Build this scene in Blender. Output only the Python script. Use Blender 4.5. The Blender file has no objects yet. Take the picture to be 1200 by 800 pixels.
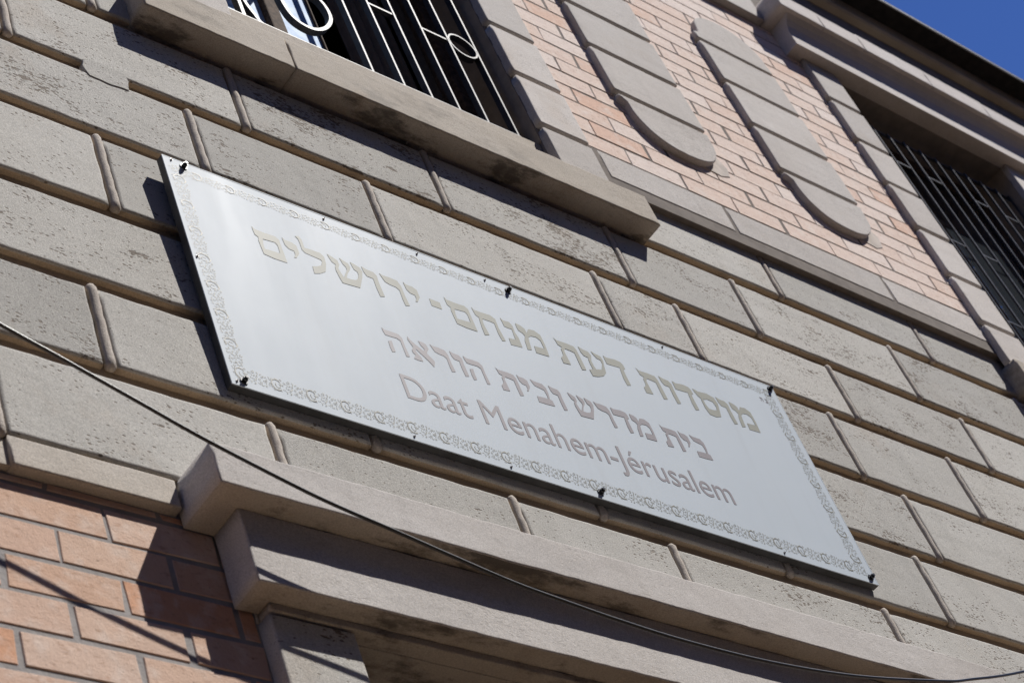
import bpy, bmesh, math, random
from mathutils import Vector, Matrix, noise

random.seed(7)
SC = bpy.context.scene
S, H0 = 2.2, 1.65            # one layout unit = camera to wall (2.2 m); eye height 1.65 m

# ------------------------------------------------------------------ camera
R = [[0.75235, -0.58575, -0.30145], [0.27143, 0.69257, -0.66834], [0.60025, 0.42100, 0.68004]]
cd = bpy.data.cameras.new('camera')
cam = bpy.data.objects.new('camera', cd)
SC.collection.objects.link(cam)
cx, cdn, cf = (Vector(r).normalized() for r in R)
cdn = (cdn - cx * cdn.dot(cx)).normalized()
cf = cx.cross(cdn)
M = Matrix((cx, -cdn, -cf)).transposed().to_4x4()
M.translation = (0, -S, H0)
cam.matrix_world = M
cd.sensor_width = 36
cd.sensor_fit = 'HORIZONTAL'
cd.lens = 2478.0 / 1200 * 36
cd.clip_end = 3000
cd.dof.use_dof = True
cd.dof.focus_distance = 5.1
cd.dof.aperture_fstop = 7.1
SC.camera = cam

# ------------------------------------------------------------------ light
SUN = Vector((1.0, -1.0, 2.0)).normalized()      # towards the sun
w = bpy.data.worlds.new('World')
SC.world = w
w.use_nodes = True
nt = w.node_tree
bg = nt.nodes['Background']
sky = nt.nodes.new('ShaderNodeTexSky')
sky.sky_type = 'NISHITA'
sky.sun_disc = False
sky.sun_elevation = math.asin(SUN.z)
sky.sun_rotation = math.atan2(SUN.x, SUN.y)
sky.altitude = 2500
sky.air_density = 1.0
sky.dust_density = 0.0
sky.ozone_density = 10.0
hs = nt.nodes.new('ShaderNodeMix')      # the deep, clear-day blue of the photograph
hs.data_type = 'RGBA'
hs.blend_type = 'MULTIPLY'
hs.inputs[0].default_value = 1.0
hs.inputs[7].default_value = (0.88, 0.98, 1.32, 1)
nt.links.new(sky.outputs[0], hs.inputs[6])
nt.links.new(hs.outputs[2], bg.inputs[0])
bg.inputs[1].default_value = 0.08
sl = bpy.data.lights.new('sun', 'SUN')
sl.energy = 5.0
sl.angle = math.radians(0.5)
sl.color = (1.0, 0.965, 0.915)
so = bpy.data.objects.new('sun', sl)
SC.collection.objects.link(so)
so.rotation_euler = SUN.to_track_quat('Z', 'Y').to_euler()
so.location = (4, -6, 14)

SC.render.engine = 'CYCLES'
SC.view_settings.view_transform = 'Standard'
SC.view_settings.look = 'None'
SC.view_settings.gamma = 1
SC.view_settings.use_curve_mapping = False
SC.view_settings.exposure = 0.3
SC.cycles.use_denoising = True
SC.cycles.max_bounces = 8

# ------------------------------------------------------------------ materials
def mat(name):
    m = bpy.data.materials.new(name)
    m.use_nodes = True
    n = m.node_tree
    return m, n, n.nodes['Principled BSDF']

def N(n, t, **kw):
    o = n.nodes.new(t)
    for k, v in kw.items():
        setattr(o, k, v)
    return o

def noise_tex(n, vec, scale, detail=3, rough=0.55, stretch=None, shift=(0, 0, 0)):
    mp = N(n, 'ShaderNodeMapping')
    mp.inputs['Scale'].default_value = stretch or (1, 1, 1)
    mp.inputs['Location'].default_value = shift
    n.links.new(vec, mp.inputs['Vector'])
    t = N(n, 'ShaderNodeTexNoise')
    t.inputs['Scale'].default_value = scale
    t.inputs['Detail'].default_value = detail
    t.inputs['Roughness'].default_value = rough
    n.links.new(mp.outputs[0], t.inputs['Vector'])
    return t.outputs['Fac']

def remap(n, v, a, b, c=0.0, d=1.0):
    r = N(n, 'ShaderNodeMapRange', interpolation_type='SMOOTHSTEP')
    for i, x in enumerate((a, b, c, d)):
        r.inputs[i + 1].default_value = x
    n.links.new(v, r.inputs[0])
    return r.outputs[0]

def math_n(n, op, a, b=None):
    r = N(n, 'ShaderNodeMath', operation=op)
    for i, x in enumerate((a, b)):
        if x is None:
            continue
        if isinstance(x, (int, float)):
            r.inputs[i].default_value = x
        else:
            n.links.new(x, r.inputs[i])
    return r.outputs[0]

def mixc(n, f, a, b, mode='MIX'):
    r = N(n, 'ShaderNodeMix', data_type='RGBA', blend_type=mode)
    for i, x in ((0, f), (6, a), (7, b)):
        if isinstance(x, (int, float)):
            r.inputs[i].default_value = x
        elif isinstance(x, tuple):
            r.inputs[i].default_value = (*x, 1)
        else:
            n.links.new(x, r.inputs[i])
    return r.outputs[2]

def bump(n, h, strength, dist, prev=None):
    b = N(n, 'ShaderNodeBump')
    b.inputs['Strength'].default_value = strength
    b.inputs['Distance'].default_value = dist
    n.links.new(h, b.inputs['Height'])
    if prev is not None:
        n.links.new(prev, b.inputs['Normal'])
    return b.outputs[0]

def coords(n):
    return N(n, 'ShaderNodeTexCoord').outputs['Object']

def attr(n):
    a = N(n, 'ShaderNodeAttribute', attribute_name='tint')
    s = N(n, 'ShaderNodeSeparateColor')
    n.links.new(a.outputs['Color'], s.inputs[0])
    return s.outputs

def stone(name, c1, c2, pits=1.0, use_tint=True, warm=(0.36, 0.27, 0.19), stain=0.3, grain=0.5, soot=0.0, rough=0.85):
    m, n, p = mat(name)
    v = coords(n)
    big = remap(n, noise_tex(n, v, 1.7, 4, 0.6), 0.35, 0.65)
    col = mixc(n, big, c1, c2)
    band = noise_tex(n, v, 1.0, 4, 0.6, (2.2, 2.2, 26))
    col = mixc(n, remap(n, band, 0.45, 0.7, 0, 0.35), col, tuple(x * 0.86 for x in c2))
    st = remap(n, noise_tex(n, v, 2.6, 5, 0.65, shift=(3, 1, 7)), 0.56, 0.72, 0, stain)
    col = mixc(n, st, col, warm)
    run_ = remap(n, noise_tex(n, v, 1.0, 4, 0.6, (13, 13, 0.9), (2, 0, 1)), 0.5, 0.72, 0, 0.16)
    col = mixc(n, run_, col, tuple(x * 0.55 for x in c2))
    speck = remap(n, noise_tex(n, v, 320, 2, 0.6), 0.3, 0.7, 0.82, 1.14)
    cmb = N(n, 'ShaderNodeCombineColor')
    for i in range(3):
        n.links.new(speck, cmb.inputs[i])
    col = mixc(n, 1.0, col, cmb.outputs[0], 'MULTIPLY')
    if use_tint:
        a = attr(n)
        tv = remap(n, a[0], 0, 1, 0.87, 1.1)
        c3 = N(n, 'ShaderNodeCombineColor')
        for i in range(3):
            n.links.new(tv, c3.inputs[i])
        col = mixc(n, 1.0, col, c3.outputs[0], 'MULTIPLY')
        pitamt = a[1]
    # open pores, long in the bedding direction, in clusters
    pn = noise_tex(n, v, 1.0, 2.5, 0.55, (52, 52, 105), (0.3, 0, 0))
    pn2 = noise_tex(n, v, 1.0, 3, 0.6, (95, 95, 210), (4.3, 0, 2))
    cl = noise_tex(n, v, 5.5, 3, 0.6, (1, 1, 1.7), (8, 0, 3))
    cl = remap(n, cl, 0.43, 0.66, 0.0, 0.17)
    if use_tint:
        cl = math_n(n, 'ADD', cl, remap(n, pitamt, 0, 1, -0.09, 0.045))
    pit = remap(n, math_n(n, 'ADD', pn, cl), 0.75, 0.785)
    pit2 = remap(n, math_n(n, 'ADD', pn2, cl), 0.74, 0.78, 0, 0.7)
    mp = N(n, 'ShaderNodeMapping')
    mp.inputs['Scale'].default_value = (62, 62, 120)
    n.links.new(v, mp.inputs['Vector'])
    vo = N(n, 'ShaderNodeTexVoronoi')
    vo.inputs['Scale'].default_value = 1.0
    n.links.new(mp.outputs[0], vo.inputs['Vector'])
    sep = N(n, 'ShaderNodeSeparateColor')
    n.links.new(vo.outputs['Color'], sep.inputs[0])
    rad = math_n(n, 'ADD', math_n(n, 'MULTIPLY', cl, 1.15), math_n(n, 'MULTIPLY', sep.outputs[0], 0.23))
    pit3 = remap(n, math_n(n, 'SUBTRACT', rad, vo.outputs['Distance']), -0.05, 0.06, 0, 0.95)
    pn3 = noise_tex(n, v, 1.0, 3, 0.6, (15, 15, 48), (7, 2, 1))
    pit4 = remap(n, math_n(n, 'ADD', pn3, math_n(n, 'MULTIPLY', cl, 0.5)), 0.70, 0.735)
    pit3 = math_n(n, 'MAXIMUM', pit3, pit4)
    pit = math_n(n, 'MAXIMUM', math_n(n, 'MAXIMUM', pit, pit2), pit3)
    pit = math_n(n, 'MULTIPLY', pit, pits)
    col = mixc(n, math_n(n, 'MULTIPLY', pit, 0.85), col, tuple(x * 0.36 for x in warm))
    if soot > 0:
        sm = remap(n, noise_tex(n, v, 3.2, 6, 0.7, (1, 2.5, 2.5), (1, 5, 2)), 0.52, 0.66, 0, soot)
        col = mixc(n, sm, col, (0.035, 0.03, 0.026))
    n.links.new(col, p.inputs['Base Color'])
    p.inputs['Roughness'].default_value = rough
    p.inputs['Specular IOR Level'].default_value = 0.25
    g = noise_tex(n, v, 260, 4, 0.65, (1, 1, 1.5))
    if use_tint:
        gs = math_n(n, 'MULTIPLY', g, remap(n, pitamt, 0, 1, 0.25, 1.0))
    else:
        gs = g
    b1 = bump(n, gs, grain, 0.0035)
    b2 = bump(n, noise_tex(n, v, 14, 4, 0.6), 0.35, 0.006, b1)
    b3 = bump(n, math_n(n, 'SUBTRACT', 1.0, pit), 0.5, 0.004, b2)
    n.links.new(b3, p.inputs['Normal'])
    return m

TRAV = stone('travertine', (0.477, 0.461, 0.428), (0.443, 0.425, 0.389), 1.0, grain=0.7)
SMOOTH = stone('fine_limestone', (0.515, 0.48, 0.45), (0.475, 0.435, 0.40), 0.22, grain=0.22, stain=0.25)
SILLM = stone('sill_limestone', (0.43, 0.385, 0.33), (0.38, 0.33, 0.27), 0.16, False, grain=0.2, stain=0.5, soot=0.35)
CORN = stone('lintel_limestone', (0.51, 0.48, 0.455), (0.475, 0.44, 0.41), 0.12, False, grain=0.18, stain=0.22, soot=0.08)
CORN_SOOT_SHADE = stone('soot_and_shade_limestone', (0.45, 0.41, 0.36), (0.40, 0.35, 0.30), 0.12, False, grain=0.18, stain=0.4, soot=0.75)  # soot on the lintel soffits; under the sills it is painted shade
HOODM = stone('hood_limestone', (0.54, 0.50, 0.475), (0.50, 0.455, 0.425), 0.1, False, grain=0.18, stain=0.2)
BANDM = stone('band_limestone', (0.52, 0.475, 0.42), (0.46, 0.41, 0.35), 0.1, False, grain=0.15, stain=0.3)
BEADM = stone('pointing_bead', (0.47, 0.42, 0.37), (0.42, 0.37, 0.32), 0.15, False, grain=0.4)
BACKM = stone('ochre_groove_stone', (0.50, 0.405, 0.30), (0.43, 0.34, 0.245), 0.1, False, grain=0.3)
CORNICE = stone('cornice_stone', (0.36, 0.29, 0.21), (0.28, 0.22, 0.16), 0.1, False, grain=0.2)

def brick_mat(name, stops, mottled):
    m, n, p = mat(name)
    v = coords(n)
    a = attr(n)
    cr = N(n, 'ShaderNodeValToRGB')
    el = cr.color_ramp.elements
    for i, (pos, c) in enumerate(stops):
        e = el[i] if i < 2 else el.new(pos)
        e.position = pos
        e.color = (*c, 1)
    n.links.new(a[0], cr.inputs[0])
    col = cr.outputs[0]
    col = mixc(n, remap(n, noise_tex(n, v, 22, 4, 0.6), 0.45, 0.75, 0, mottled), col, (0.74, 0.64, 0.57))
    col = mixc(n, remap(n, noise_tex(n, v, 60, 4, 0.6, (1, 1, 2)), 0.55, 0.72, 0, 0.5), col, (0.36, 0.20, 0.125))
    col = mixc(n, remap(n, noise_tex(n, v, 150, 2), 0.68, 0.74, 0, 0.5), col, (0.16, 0.10, 0.075))
    n.links.new(col, p.inputs['Base Color'])
    p.inputs['Roughness'].default_value = 0.9
    p.inputs['Specular IOR Level'].default_value = 0.2
    b1 = bump(n, noise_tex(n, v, 230, 4, 0.65), 0.45, 0.003)
    b2 = bump(n, noise_tex(n, v, 25, 3), 0.5, 0.004, b1)
    n.links.new(b2, p.inputs['Normal'])
    return m

BRICK_UP = brick_mat('pale_pink_brick', [(0, (0.72, 0.58, 0.50)), (1, (0.68, 0.45, 0.34)), (0.35, (0.70, 0.54, 0.45)), (0.6, (0.75, 0.65, 0.59)), (0.85, (0.68, 0.51, 0.42))], 0.75)
BRICK_LO = brick_mat('salmon_brick', [(0, (0.60, 0.40, 0.30)), (1, (0.62, 0.33, 0.20)), (0.4, (0.64, 0.48, 0.385)), (0.75, (0.58, 0.37, 0.26))], 0.5)

def plain(name, c, rough=0.6, metal=0.0, spec=0.5, var=0.12, scale=20, bs=0.0, bscale=80, bdist=0.002):
    m, n, p = mat(name)
    v = coords(n)
    f = remap(n, noise_tex(n, v, scale, 4, 0.6), 0.3, 0.7)
    col = mixc(n, f, tuple(x * (1 - var) for x in c), tuple(min(1, x * (1 + var)) for x in c))
    n.links.new(col, p.inputs['Base Color'])
    p.inputs['Roughness'].default_value = rough
    p.inputs['Metallic'].default_value = metal
    p.inputs['Specular IOR Level'].default_value = spec
    if bs:
        n.links.new(bump(n, noise_tex(n, v, bscale, 4), bs, bdist), p.inputs['Normal'])
    return m

MORT_UP = plain('thin_grey_mortar', (0.20, 0.175, 0.155), 0.95, spec=0.1, bs=0.5)
MORT_LO = plain('grey_mortar', (0.33, 0.31, 0.30), 0.95, spec=0.1, bs=0.6, bscale=160)
PATCH = plain('pale_pointing_mortar', (0.56, 0.50, 0.45), 0.95, spec=0.1, bs=0.5)
IRON = plain('black_gloss_iron', (0.04, 0.042, 0.05), 0.5, spec=0.22, var=0.3, bs=0.15, bscale=200, bdist=0.001)
TRAY = plain('dark_sheet_metal', (0.05, 0.05, 0.05), 0.5, spec=0.4, var=0.25)
BOLTM = plain('black_bolt', (0.015, 0.015, 0.016), 0.4)
RIVETM = plain('dull_rivet', (0.26, 0.25, 0.24), 0.4, metal=0.6)
GOLD = plain('olive_gold_vinyl', (0.262, 0.265, 0.22), 0.54, spec=0.2, var=0.05)
GREY = plain('mauve_grey_vinyl', (0.235, 0.212, 0.222), 0.5, spec=0.25, var=0.05)
ORN = plain('gold_ornament_vinyl', (0.25, 0.24, 0.19), 0.5, spec=0.3, var=0.2, scale=60)
CABLEM = plain('black_cable_sheath', (0.022, 0.022, 0.024), 0.35, spec=0.5)
EAVEM = plain('black_stained_boards', (0.012, 0.010, 0.009), 0.8, spec=0.15, var=0.4)
ZINC = plain('grey_zinc', (0.22, 0.23, 0.25), 0.5, metal=0.4)
WOOD = plain('weathered_brown_wood', (0.085, 0.058, 0.042), 0.85, spec=0.15, var=0.4, scale=60, bs=0.4)
ROOM = plain('dim_room_plaster', (0.09, 0.075, 0.06), 0.95, spec=0.1)
CURT = plain('dark_curtain', (0.20, 0.165, 0.13), 0.95, spec=0.1)
PLAST = stone('reveal_render', (0.40, 0.36, 0.31), (0.36, 0.32, 0.27), 0.15, False, grain=0.2)
REVEAL = plain('brown_reveal_render', (0.34, 0.27, 0.20), 0.95, spec=0.1, bs=0.4)
ASPH = plain('asphalt', (0.055, 0.055, 0.055), 0.9, var=0.3, scale=90, bs=0.5)
PAVE = plain('worn_paving', (0.38, 0.29, 0.19), 0.9, var=0.15, scale=8, bs=0.3)
KERB = plain('granite_kerb', (0.34, 0.32, 0.30), 0.85)
DOORM = plain('painted_door', (0.05, 0.035, 0.028), 0.5)

m, n, p = mat('white_sign_panel')
v = coords(n)
c = mixc(n, remap(n, noise_tex(n, v, 3, 4), 0.4, 0.7, 0, 0.5), (0.475, 0.53, 0.58), (0.455, 0.51, 0.56))
c = mixc(n, remap(n, noise_tex(n, v, 1.0, 4, 0.6, (17, 17, 1.4)), 0.5, 0.75, 0, 0.3), c, (0.425, 0.46, 0.49))
n.links.new(c, p.inputs['Base Color'])
n.links.new(remap(n, noise_tex(n, v, 2.2, 5, 0.6, (3.5, 3.5, 0.7)), 0.3, 0.7, 0.54, 0.59), p.inputs['Roughness'])
p.inputs['Specular IOR Level'].default_value = 0.17
n.links.new(bump(n, noise_tex(n, v, 5, 3), 0.12, 0.004), p.inputs['Normal'])
PANEL = m

m, n, p = mat('sky_reflection_painted_glass')
v = coords(n)
c = mixc(n, remap(n, noise_tex(n, v, 16, 5, 0.65), 0.42, 0.62), (0.20, 0.36, 0.62), (0.42, 0.56, 0.74))  # sky reflection painted in as mottled diffuse blue
n.links.new(c, p.inputs['Base Color'])
p.inputs['Roughness'].default_value = 0.6
p.inputs['Specular IOR Level'].default_value = 0.12
SKYREFL = m
m, n, p = mat('window_glass')
p.inputs['Base Color'].default_value = (0.03, 0.035, 0.04, 1)
p.inputs['Roughness'].default_value = 0.04
GLASS = m

# ------------------------------------------------------------------ mesh helpers
def P(x, y, z):
    return Vector((x * S, y * S, z * S + H0))

class MB:
    """collects shapes (layout units) into one mesh"""
    def __init__(self):
        self.v, self.f, self.sm, self.t, self.mi = [], [], [], [], []

    def add(self, verts, faces, smooth=False, tint=(0.5, 0.5), mi=0):
        o = len(self.v)
        self.v += verts
        for i, fc in enumerate(faces):
            self.f.append([o + k for k in fc])
            self.sm.append(smooth[i] if isinstance(smooth, list) else smooth)
            self.t.append(tint)
            self.mi.append(mi)

    def box(self, x0, x1, y0, y1, z0, z1, bev=0.0, seg=2, tint=(0.5, 0.5), mi=0):
        bm = bmesh.new()
        bmesh.ops.create_cube(bm, size=1)
        for q in bm.verts:
            q.co = Vector(((x0 + x1) / 2 + q.co.x * (x1 - x0), (y0 + y1) / 2 + q.co.y * (y1 - y0), (z0 + z1) / 2 + q.co.z * (z1 - z0)))
        if bev:
            bmesh.ops.bevel(bm, geom=bm.edges[:], offset=bev, segments=seg, profile=0.5, affect='EDGES')
        bm.normal_update()
        bm.verts.index_update()
        self.add([P(*q.co) for q in bm.verts], [[q.index for q in fc.verts] for fc in bm.faces], False, tint, mi)
        bm.free()

    def block(self, poly, yf, yb, r, jit=0.0, tint=(0.5, 0.5), dens=0.014, mi=0, side=None, under=None):
        """solid with a rounded front arris; poly is the outline in x, z (any order of turn)"""
        ar = sum(a[0] * b[1] - b[0] * a[1] for a, b in zip(poly, poly[1:] + poly[:1]))
        if ar < 0:
            poly = poly[::-1]
        pts = []
        for a, b in zip(poly, poly[1:] + poly[:1]):
            L = math.hypot(b[0] - a[0], b[1] - a[1])
            k = max(1, int(L / dens))
            for i in range(k):
                t = i / k
                pts.append((a[0] + (b[0] - a[0]) * t, a[1] + (b[1] - a[1]) * t))
        nn = len(pts)
        nor = []
        for i in range(nn):
            a, b = pts[i - 1], pts[(i + 1) % nn]
            c0 = pts[i]
            d1 = Vector((c0[0] - a[0], c0[1] - a[1])).normalized()
            d2 = Vector((b[0] - c0[0], b[1] - c0[1])).normalized()
            n1, n2 = Vector((d1.y, -d1.x)), Vector((d2.y, -d2.x))
            h = n1 + n2
            q = h.length_squared
            nor.append(h * (2 / q) if q > 0.2 else n1)
        if jit:
            q2 = []
            for (x, z), nv in zip(pts, nor):
                j = noise.noise(Vector((x * 42, z * 42, 3.1))) * jit + noise.noise(Vector((x * 140, z * 140, 9.1))) * jit * 0.6
                q2.append((x + nv.x * j, z + nv.y * j))
            pts = q2
        rings = [(r * (1 - math.sin(a)), yf + r * (1 - math.cos(a))) for a in [i * math.pi / 8 for i in range(5)]] + [(0, yb)]
        vs, fs, sm = [], [], []
        for ins, y in rings:
            for (x, z), nv in zip(pts, nor):
                vs.append(P(x - nv.x * ins, y, z - nv.y * ins))
        for k in range(len(rings) - 1):
            for i in range(nn):
                j = (i + 1) % nn
                fs.append([k * nn + i, (k + 1) * nn + i, (k + 1) * nn + j, k * nn + j])
                sm.append(True)
        fs.append(list(range(nn)))
        sm.append(False)
        o = len(self.mi)
        self.add(vs, [f[::-1] for f in fs], sm, tint, mi)
        if side is not None:
            for q in range(o + 3 * nn, o + 5 * nn):
                self.mi[q] = side
        if under is not None:
            for i in range(nn):
                if nor[i].y < -0.7:
                    for q in (3, 4):
                        self.mi[o + q * nn + i] = under

    def rect(self, x0, x1, z0, z1, *a, **k):
        self.block([(x0, z0), (x1, z0), (x1, z1), (x0, z1)], *a, **k)

    def prism_x(self, prof, x0, x1, tint=(0.5, 0.5), mi=0, under=None):
        """profile in (y, z) extruded along x"""
        k = len(prof)
        vs = [P(x0, y, z) for y, z in prof] + [P(x1, y, z) for y, z in prof]
        fs = [[i, (i + 1) % k, k + (i + 1) % k, k + i] for i in range(k)] + [list(range(k))[::-1], list(range(k, 2 * k))]
        o = len(self.mi)
        self.add(vs, fs, False, tint, mi)
        if under is not None:
            for i in range(k):
                (ya, za), (yb, zb) = prof[i], prof[(i + 1) % k]
                if abs(zb - za) < 0.3 * abs(yb - ya) and za < 0.5 * (min(q[1] for q in prof) + max(q[1] for q in prof)):
                    self.mi[o + i] = under

    def sheet(self, poly, y, mi=0):
        self.add([P(x, y, z) for x, z in poly], [list(range(len(poly)))], False, mi=mi)

    def tube(self, pts, r, k=8, cap=True, rs=None, mi=0):
        """pts are layout points (x, y, z); r in layout units"""
        W = [P(*q) for q in pts]
        vs, fs = [], []
        up = Vector((0, 0, 1)) if abs((W[-1] - W[0]).normalized().z) < 0.95 else Vector((0, 1, 0))
        for i, q in enumerate(W):
            d = (W[min(i + 1, len(W) - 1)] - W[max(i - 1, 0)]).normalized()
            a = d.cross(up).normalized()
            b = d.cross(a)
            for j in range(k):
                t = 2 * math.pi * j / k
                vs.append(q + (a * math.cos(t) + b * math.sin(t)) * (rs[i] if rs else r) * S)
        for i in range(len(W) - 1):
            for j in range(k):
                l = (j + 1) % k
                fs.append([i * k + j, i * k + l, (i + 1) * k + l, (i + 1) * k + j])
        sm = [True] * len(fs)
        if cap:
            fs += [list(range(k))[::-1], list(range((len(W) - 1) * k, len(W) * k))]
            sm += [False, False]
        self.add(vs, fs, sm, mi=mi)

    def ribbon(self, pts, wd, y0, y1=None, closed=False):
        """flat strip along an x, z polyline; with y1 it becomes a bar"""
        nn = len(pts)
        L, Rr = [], []
        for i in range(nn):
            a = pts[(i - 1) % nn if closed else max(i - 1, 0)]
            b = pts[(i + 1) % nn if closed else min(i + 1, nn - 1)]
            d = Vector((b[0] - a[0], b[1] - a[1]))
            d = d.normalized() if d.length > 1e-9 else Vector((1, 0))
            nv = Vector((-d.y, d.x)) * wd / 2
            L.append((pts[i][0] + nv.x, pts[i][1] + nv.y))
            Rr.append((pts[i][0] - nv.x, pts[i][1] - nv.y))
        seg = nn if closed else nn - 1
        vs = [P(x, y0, z) for x, z in L] + [P(x, y0, z) for x, z in Rr]
        fs = [[i, (i + 1) % nn, nn + (i + 1) % nn, nn + i] for i in range(seg)]
        if y1 is not None:
            vs += [P(x, y1, z) for x, z in L] + [P(x, y1, z) for x, z in Rr]
            for i in range(seg):
                j = (i + 1) % nn
                fs += [[2 * nn + i, 3 * nn + i, 3 * nn + j, 2 * nn + j], [i, 2 * nn + i, 2 * nn + j, j], [nn + i, nn + j, 3 * nn + j, 3 * nn + i]]
            if not closed:
                e = nn - 1
                fs += [[0, nn, 3 * nn, 2 * nn], [e, 2 * nn + e, 3 * nn + e, nn + e]]
        self.add(vs, fs)

    def build(self, name, mats, parent=None, recalc=False):
        if not isinstance(mats, (list, tuple)):
            mats = [mats]
        off = parent_world(parent) if parent else Vector((0, 0, 0))
        me = bpy.data.meshes.new(name)
        me.from_pydata([q - off for q in self.v], [], self.f)
        for q in mats:
            me.materials.append(q)
        me.polygons.foreach_set('use_smooth', self.sm)
        me.polygons.foreach_set('material_index', self.mi)
        ca = me.color_attributes.new('tint', 'FLOAT_COLOR', 'CORNER')
        buf = []
        for f, t in zip(self.f, self.t):
            buf += [t[0], t[1], 0.5, 1.0] * len(f)
        ca.data.foreach_set('color', buf)
        me.update()
        if recalc:
            bm = bmesh.new()
            bm.from_mesh(me)
            bmesh.ops.recalc_face_normals(bm, faces=bm.faces[:])
            bm.to_mesh(me)
            bm.free()
        o = bpy.data.objects.new(name, me)
        SC.collection.objects.link(o)
        if parent:
            o.parent = parent
        return o

def parent_world(o):
    v = Vector((0, 0, 0))
    while o is not None:
        v = v + o.location
        o = o.parent
    return v

def thing(name, label, cat, loc):
    o = bpy.data.objects.new(name, None)
    o.empty_display_size = 0.2
    SC.collection.objects.link(o)
    o.location = loc
    o['label'] = label
    o['category'] = cat
    return o

def structure(o):
    o['kind'] = 'structure'
    return o

rnd = random.random

# ------------------------------------------------------------------ ground
g = MB()
g.add([Vector((-900, -900, -0.13)), Vector((900, -900, -0.13)), Vector((900, 900, -0.13)), Vector((-900, 900, -0.13))], [[0, 1, 2, 3]])
structure(g.build('road', ASPH))
g = MB()
def wbox(mb, x0, x1, y0, y1, z0, z1):
    mb.box(x0 / S, x1 / S, y0 / S, y1 / S, (z0 - H0) / S, (z1 - H0) / S, 0.004)
wbox(g, -40, 40, -2.45, 0.12, -0.126, -0.004)
structure(g.build('pavement', PAVE))
g = MB()
wbox(g, -40, 40, -8.2, -5.95, -0.126, -0.004)
structure(g.build('pavement', PAVE))
for y in (-2.7, -5.945):
    g = MB()
    x = -40.0
    while x < 40:
        wbox(g, x, x + 0.99, y, y + 0.245, -0.126, 0.0)
        x += 1.0
    structure(g.build('kerb', KERB))

# unseen plain house, added behind the camera to block sky and deepen shade
O = thing('building', 'unseen plain house front, added across the street to block sky light', 'building', (4, -8.0, 0.0))
OPP = plain('dull_ochre_render', (0.30, 0.25, 0.19), 0.95, spec=0.1, bs=0.3)
OPG = plain('dark_house_glass', (0.03, 0.035, 0.04), 0.1, var=0.02)
m = MB()
cols = [-18 + 3.0 * i for i in range(15)]
rows = [(0.9, 2.5), (3.9, 5.9), (7.1, 9.0), (9.9, 11.8)]
zc = -0.004
for z0, z1 in rows:
    wbox(m, -20, 26, -8.4, -8.0, zc, z0)
    xx = -20
    for c0 in cols:
        wbox(m, xx, c0, -8.4, -8.0, z0 + 0.0005, z1)
        xx = c0 + 1.1
    wbox(m, xx, 26, -8.4, -8.0, z0 + 0.0005, z1)
    zc = z1 + 0.0005
wbox(m, -20, 26, -8.4, -8.0, zc, 13.3)
wbox(m, -20, 26, -13.0, -12.6, -0.004, 13.3)
wbox(m, -20, 26, -12.59, -8.41, 12.9, 13.2)
m.build('sky_block_wall', OPP, O)
m = MB()
wbox(m, -20.1, 26.1, -13.1, -7.85, 13.305, 13.45)
m.build('sky_block_roof', OPP, O)
m = MB()
for z0, z1 in rows:
    for c0 in cols:
        wbox(m, c0 + 0.003, c0 + 1.097, -8.30, -8.25, z0 + 0.003, z1 - 0.003)
k_ = m.build('sky_block_window', OPG, O)
k_['kind'] = 'stuff'

# ------------------------------------------------------------------ the building
XL, XR = -1.6, 6.4
B = thing('building', 'pale travertine and pink brick building front with barred windows, behind the white sign', 'building', (P(1.75, 0.5, 0).x, 0.6, 0.0))
WINS = [(1.146, 1.671), (2.7285, 3.2535)]
ZB, ZT = -0.75, 3.325

# load-bearing walls behind the facing
b = MB()
def seg_wall(mb, spans, y0, y1, z0, z1):
    for a, c2 in spans:
        mb.box(a, c2, y0, y1, z0, z1)
UP = [(XL, 1.146), (1.671, 2.7285), (3.2535, XR)]
DOOR = (1.035, 1.833)
seg_wall(b, UP, -0.0097, 0.13, 2.066, 2.877)
b.box(XL, XR, -0.0097, 0.13, 2.8772, 2.99)
b.box(XL, XR, 0.0, 0.13, 2.9902, ZT)
b.build('upper_wall', [MORT_UP], B)
b = MB()
b.box(XL, XR, 0.0086, 0.13, 1.2, 2.0375)
b.build('groove_backing', [BACKM], B)
b = MB()
seg_wall(b, [(XL, DOOR[0]), (DOOR[1], XR)], 0.0122, 0.13, ZB, 1.1995)
b.build('lower_wall', [MORT_LO], B)
b = MB()
b.box(XL, XL + 0.12, 0.132, 3.0, ZB, ZT)
b.box(XR - 0.12, XR, 0.132, 3.0, ZB, ZT)
b.box(XL, XR, 3.002, 3.12, ZB, ZT)
b.build('side_and_rear_wall', [PLAST], B)

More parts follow.
